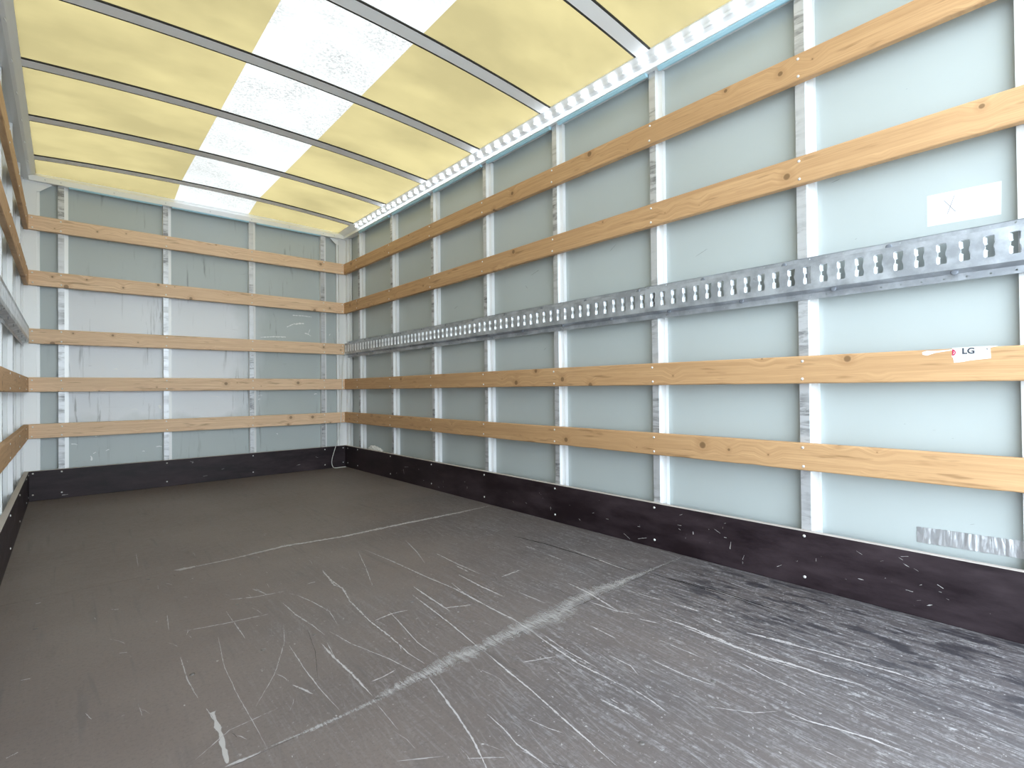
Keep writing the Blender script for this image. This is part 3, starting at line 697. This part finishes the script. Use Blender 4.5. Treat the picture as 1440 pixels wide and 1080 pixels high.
# ------------------------------------------------------------------ perforated steel lashing rails
PITCH = .0535
def slot_outline(cy, cz):
    w, h = .0125, .0315
    half = [(w * .75, -h), (w, -h + .004), (w, -.013), (w - .0012, -.009), (w - .0030, -.005), (w - .0036, 0), (w - .0030, .005), (w - .0012, .009), (w, .013), (w, h - .004), (w * .75, h)]
    return [(cy + a, cz + b) for a, b in half] + [(cy - a, cz + b) for a, b in reversed(half)]
def circle(cy, cz, r, n=8): return [(cy + r * math.cos(2 * math.pi * i / n), cz + r * math.sin(2 * math.pi * i / n)) for i in range(n)]
def rail_mesh(u0, u1):
    V = []; Fa = []; COL = []
    def add(pts, faces):
        b = len(V); V.extend(pts); Fa.extend([tuple(b + i for i in f) for f in faces])
    def plate(rect, holes, dfun, depth):
        """flat strip (u0, z0, u1, z1) with holes; collar of the given depth around each hole"""
        a, b, c, d = rect; loops = [[(a, b), (c, b), (c, d), (a, d)]] + holes
        t = tessellate_polygon([[Vector((x, z, 0)) for x, z in lp] for lp in loops])
        flat = [q for lp in loops for q in lp]
        add([(x, dfun(z), z) for x, z in flat], t)
        for lp in holes:
            n = len(lp); cx_ = sum(q[0] for q in lp) / n
            P = [(x, dfun(z), z) for x, z in lp] + [(x - (.0075 if x > cx_ + .005 else -.0025 if x < cx_ - .005 else 0) * (1 if depth > .005 and .0055 < abs(z - zc) < .030 else .05), dfun(z) + depth, z) for x, z in lp]
            COL.extend(range(len(Fa), len(Fa) + n) if depth > .005 else [])
            add(P, [(i, (i + 1) % n, n + (i + 1) % n, n + i) for i in range(n)])
    face_d, fl_d = -.004, .0235
    zt, zb, zc = 1.174, 1.074, 1.1265
    y = u0; k = 0
    while y + PITCH <= u1 + 1e-6:
        plate((y, zb, y + PITCH, zt), [slot_outline(y + PITCH / 2, zc)], lambda z: face_d, .013)
        # sloping webs, with a round knock-out every sixth module
        for za, zb2, da, db in ((zt, zt + .006, face_d, fl_d), (zb - .010, zb, fl_d, face_d)):
            add([(y, da, za), (y + PITCH, da, za), (y + PITCH, db, zb2), (y, db, zb2)], [(0, 1, 2, 3)])
        plate((y, zt + .006, y + PITCH, zt + .021), [circle(y + PITCH / 2, zt + .0145, .0026)], lambda z: fl_d, .001)
        plate((y, zb - .032, y + PITCH, zb - .010), [circle(y + PITCH / 2, zb - .0215, .0028)], lambda z: fl_d, .001)
        y += PITCH; k += 1
    n0 = u0; n1 = y
    # folded lips at the outer edges and plates at both ends
    for z in (zt + .021, zb - .032):
        add([(n0, fl_d, z), (n1, fl_d, z), (n1, fl_d - .0025, z), (n0, fl_d - .0025, z)], [(0, 1, 2, 3)])
    me = bpy.data.meshes.new('lashing_rail'); me.from_pydata(V, [], Fa); me.update()
    for i in COL: me.polygons[i].material_index = 1  # slot tabs take a brighter metal: door light painted into their colour
    bm = bmesh.new(); bm.from_mesh(me); bmesh.ops.remove_doubles(bm, verts=bm.verts, dist=1e-5); bmesh.ops.recalc_face_normals(bm, faces=bm.faces)
    bm.to_mesh(me); bm.free(); return me
bosm = dome_mesh('rail_hole_disc', .0095, .0012, 12)
for side in ('right', 'left'):
    nmod = 87; u0 = .5734 - PITCH / 2 - 9 * PITCH if side == 'right' else .0917
    u1 = u0 + nmod * PITCH
    while u1 > L - .012: u1 -= PITCH
    me = rail_mesh(u0, u1 + 1e-4)
    if side == 'right':
        for v in me.vertices: x, d, z = v.co; v.co = (W + d, x, z - 1.12)
    else:
        for v in me.vertices: x, d, z = v.co; v.co = (-d, x, z - 1.12)
    o = link('lashing_rail', me, [GALV, LIT_TAB], None, (0, 0, 1.12))
    tag(o, 'galvanised steel lashing rail with wavy slots across the whole right-hand wall' if side == 'right' else 'galvanised slotted steel lashing rail on the left-hand wall at the picture edge', 'rail', 'slotted steel lashing rails')
    y = u0 + .08
    k = 0
    while y < u1:
        # dark discs stand in for round holes at the fold, low and high by turns
        z = (1.0665 if k % 2 == 0 else 1.1775) - 1.12
        yy = .600 - .322 * 1 + .161 * k
        if yy < u1 - .02:
            rot = (0, math.radians(-60 if z < 0 else -110), 0) if side == 'right' else (0, math.radians(60 if z < 0 else 110), 0)
            rot = (0, math.radians(-90), 0) if side == 'right' else (0, math.radians(90), 0)
            b = link('hole_disc', bosm, GALV_DARK, o, ((W + .004) if side == 'right' else -.004, yy, z), rot)
        y += .161; k += 1

# ------------------------------------------------------------------ LED strip on the right-hand roof rail
led_tag = empty('led_strip', at('right', 4.45, -.019, 2.219))
tag(led_tag, 'glowing strip of white LEDs along the right-hand roof rail', 'light')
base = [(-.0185, 2.2145), (-.0255, 2.2225), (-.0265, 2.2215), (-.0195, 2.2135)]
y_end = Y0 + .03
me = sweep('tape_base', base, [lambda p, q, y=y: Vector(at('right', y, p, q)) - Vector(at('right', 4.45, -.019, 2.219)) for y in (y_end, 4.43)])
link('backing_tape', me, WHITE, led_tag)
ln = Vector((-.76, 0, -.65)).normalized(); lu = Vector((0, 1, 0)); lw = ln.cross(lu)
V = []; Fa = []
for k, (sc_, h) in enumerate(((1.0, .0), (1.0, .0045), (.55, .0085))):
    for i in range(10):
        t = 2 * math.pi * i / 10; V.append(ln * h + lu * (.0200 * sc_ * math.cos(t)) + lw * (.0080 * sc_ * math.sin(t)))
for k in range(2):
    for i in range(10): j = (i + 1) % 10; Fa.append((k * 10 + i, k * 10 + j, k * 10 + 10 + j, k * 10 + 10 + i))
Fa.append(tuple(range(20, 30)))
ledm = mesh_from('led_lens', V, Fa, smooth=True)  # lens drawn oversize so the LED's bloom sits in its shape
y = 4.396
while y > y_end + .03:
    link('led', ledm, LED, led_tag, Vector(at('right', y, -.0235, 2.2175)) - Vector(at('right', 4.45, -.019, 2.219)))
    y -= .0872

# ------------------------------------------------------------------ labels, sticker, tape, cable, scrap
XW = W + D_PANEL
# white label with hand-drawn cross and arrow
lab = link('paper_label', mesh_from('paper_label', [(0, 0, 0), (0, -.173, -.005), (0, -.171, -.103), (0, .001, -.098), (.0004, 0, 0), (.0004, -.173, -.005), (.0004, -.171, -.103), (.0004, .001, -.098)], [(0, 1, 2, 3), (4, 5, 6, 7), (0, 1, 5, 4), (1, 2, 6, 5), (2, 3, 7, 6), (3, 0, 4, 7)]), WHITE, None, (XW - .0005, .350, 1.333))
tag(lab, 'white paper label with a drawn cross and arrow above the steel rail', 'label')
def lab_lines(name, ls, w, mat, parent):
    # coordinates as fractions of the label: a to the right, b down
    V = []; Fa = []
    for pts in ls:
        for (a0, b0), (a1, b1) in zip(pts[:-1], pts[1:]):
            p = [Vector((0, -.172 * a, -.005 * a - .098 * b)) for a, b in ((a0, b0), (a1, b1))]
            d = (p[1] - p[0]).normalized(); n = Vector((0, -d.z, d.y)) * w / 2; k = len(V)
            V += [p[0] + n, p[1] + n, p[1] - n, p[0] - n]; Fa.append((k, k + 1, k + 2, k + 3))
    V = [v + Vector((-.0003, 0, 0)) for v in V]
    return link(name, mesh_from(name, V, Fa), mat, parent)
lab_lines('printed_border', [[(.04, .06), (.965, .06), (.965, .94), (.04, .94), (.04, .06)]], .0008, INK_PALE, lab)
lab_lines('drawn_cross', [[(.24, .25), (.40, .67)], [(.39, .14), (.285, .70)]], .0020, INK, lab)
lab_lines('drawn_arrow', [[(.41, .50), (.50, .53)], [(.55, .66), (.78, .44)], [(.78, .44), (.60, .36)]], .0016, INK_PALE, lab)

# torn white sticker with printed letters on the slat
XS = W - .0006
st_pts = [(.285, .8405), (.201, .8395), (.200, .803), (.245, .799), (.262, .7955), (.2815, .7935), (.2835, .808), (.2868, .812), (.285, .824)]
def plate_x(name, pts, x, th, mat, parent=None, loc=(0, 0, 0)):
    return link(name, sweep(name, pts, [lambda p, q, t=t: (x + t, p, q) for t in (0, th)]), mat, parent, loc)
oy, oz = .243, .818
stk = plate_x('sticker', [(a - oy, min(b, .8385) - oz) for a, b in st_pts], 0, .0005, WHITE, None, (XS, oy, oz))
tag(stk, 'torn white sticker printed LG on the golden slat at right', 'sticker')
plate_x('torn_strip', [(.284 - oy, .834 - oz), (.284 - oy, .8315 - oz), (.325 - oy, .826 - oz), (.345 - oy, .819 - oz), (.356 - oy, .822 - oz), (.357 - oy, .830 - oz), (.345 - oy, .8335 - oz), (.32 - oy, .832 - oz)], 0, .0005, WHITE, stk)
plate_x('torn_strip', [(.201 - oy, .838 - oz), (.201 - oy, .834 - oz), (.184 - oy, .8375 - oz), (.190 - oy, .8385 - oz)], 0, .0005, WHITE, stk)
# red emblem, cut off by the torn edge
cir = [(.2855 - oy, .8345 - oz)] + [(.2855 - oy - .0085 * math.sin(t), .8245 - oz + .010 * math.cos(t)) for t in [i * math.pi / 10 for i in range(11)]]
plate_x('red_emblem', cir, -.0003, .0002, RED, stk)
arc = [(.2845 - .0045 * math.sin(t) - oy, .8245 + .0055 * math.cos(t) - oz) for t in [i * math.pi / 8 for i in range(2, 8)]]
arc2 = [(.2845 - .0032 * math.sin(t) - oy, .8245 + .0040 * math.cos(t) - oz) for t in [i * math.pi / 8 for i in range(7, 1, -1)]]
plate_x('emblem_line', arc + arc2, -.0005, .0001, WHITE, stk)
def text(name, s_, size, bold, mat, parent, loc):
    cu = bpy.data.curves.new(name, 'FONT'); cu.body = s_; cu.size = size; cu.offset = bold; cu.extrude = .00005
    to = bpy.data.objects.new(name, cu); C.objects.link(to)
    bpy.context.view_layer.update()
    me = bpy.data.meshes.new_from_object(to.evaluated_get(bpy.context.evaluated_depsgraph_get()))
    C.objects.unlink(to); bpy.data.objects.remove(to)
    return link(name, me, mat, parent, loc, (math.radians(90), 0, math.radians(-90)))
text('printed_letters', 'LG', .0237, .0009, INK_DARK, stk, (-.0004, .0203, .0015))
text('printed_line', "Life's Good", .0078, .0, INK, stk, (-.0004, .0195, -.0085))
text('printed_mark', "v", .010, .0003, INK_DARK, stk, (-.0004, -.033, .010))

# strip of crinkled silver tape low on the right wall
V = []; Fa = []; nu, nv = 60, 7
for i in range(nu + 1):
    for j in range(nv + 1):
        y = .391 - (.391 - .1435) * i / nu; z = .218 + .051 * j / nv + .005 * i / nu
        z += (.0012 * random.uniform(-1, 1) if j in (0, nv) else 0)
        b = 0.0006 + .0036 * abs(noise.noise(Vector((y * 70, z * 18, 0)))) + .0018 * abs(noise.noise(Vector((y * 190, z * 60, 3))))
        V.append((-b, y - .27, z - .245))
for i in range(nu):
    for j in range(nv): a = i * (nv + 1) + j; Fa.append((a, a + 1, a + nv + 2, a + nv + 1))
tp = link('tape_strip', mesh_from('tape_strip', V, Fa, smooth=True), TAPE, None, (XW, .27, .245))
tag(tp, 'crinkled silver tape stuck low on the right-hand wall above the dark board', 'tape')

# thin pale cable hanging down the far right corner
P = [(W - .004, L - .022, 1.085), (2.185, L - .006, 1.03), (2.176, L - .005, .86), (2.172, L - .005, .70), (2.162, L - .005, .53), (2.156, L - .006, .437), (2.135, L - .005, .30), (2.108, L - .006, .209), (2.072, L - .012, .105), (2.062, L - .018, .05), (2.068, L - .03, .016), (2.085, L - .034, .004), (2.14, L - .036, .004), (2.192, L - .036, .004)]
PP = []
for k in range(len(P) - 1):
    for t in (0, .33, .66):
        p0 = Vector(P[max(k - 1, 0)]); p1 = Vector(P[k]); p2 = Vector(P[k + 1]); p3 = Vector(P[min(k + 2, len(P) - 1)])
        PP.append(.5 * ((2 * p1) + (p2 - p0) * t + (2 * p0 - 5 * p1 + 4 * p2 - p3) * t * t + (3 * p1 - p0 - 3 * p2 + p3) * t ** 3))
PP.append(Vector(P[-1])); o0 = Vector(P[-1])
cb = link('cable', tube_mesh('cable', [p - o0 for p in PP], .0030), plain('pale_cable', (.74, .74, .72), .5), None, o0)
tag(cb, 'thin pale cable hanging down the far right corner onto the floor', 'cable')

# crumpled white scrap tucked behind the kick board
bm = bmesh.new(); bmesh.ops.create_icosphere(bm, subdivisions=3, radius=1)
for v in bm.verts:
    n_ = noise.noise(v.co * 2.3) * .35 + noise.noise(v.co * 6) * .15
    v.co = Vector((v.co.x * .0185, v.co.y * .12, v.co.z * .035)) * (1 + n_) ; v.co.z += .02 * max(0, v.co.y / .12)
    v.co.x = max(-.0195, min(.0195, v.co.x))
me = bpy.data.meshes.new('paper_scrap'); bm.to_mesh(me); bm.free()
sp = link('paper_scrap', me, WHITE, None, (W + .0475, 4.19, .195))
tag(sp, 'crumpled white scrap tucked behind the dark board near the far right corner', 'scrap')
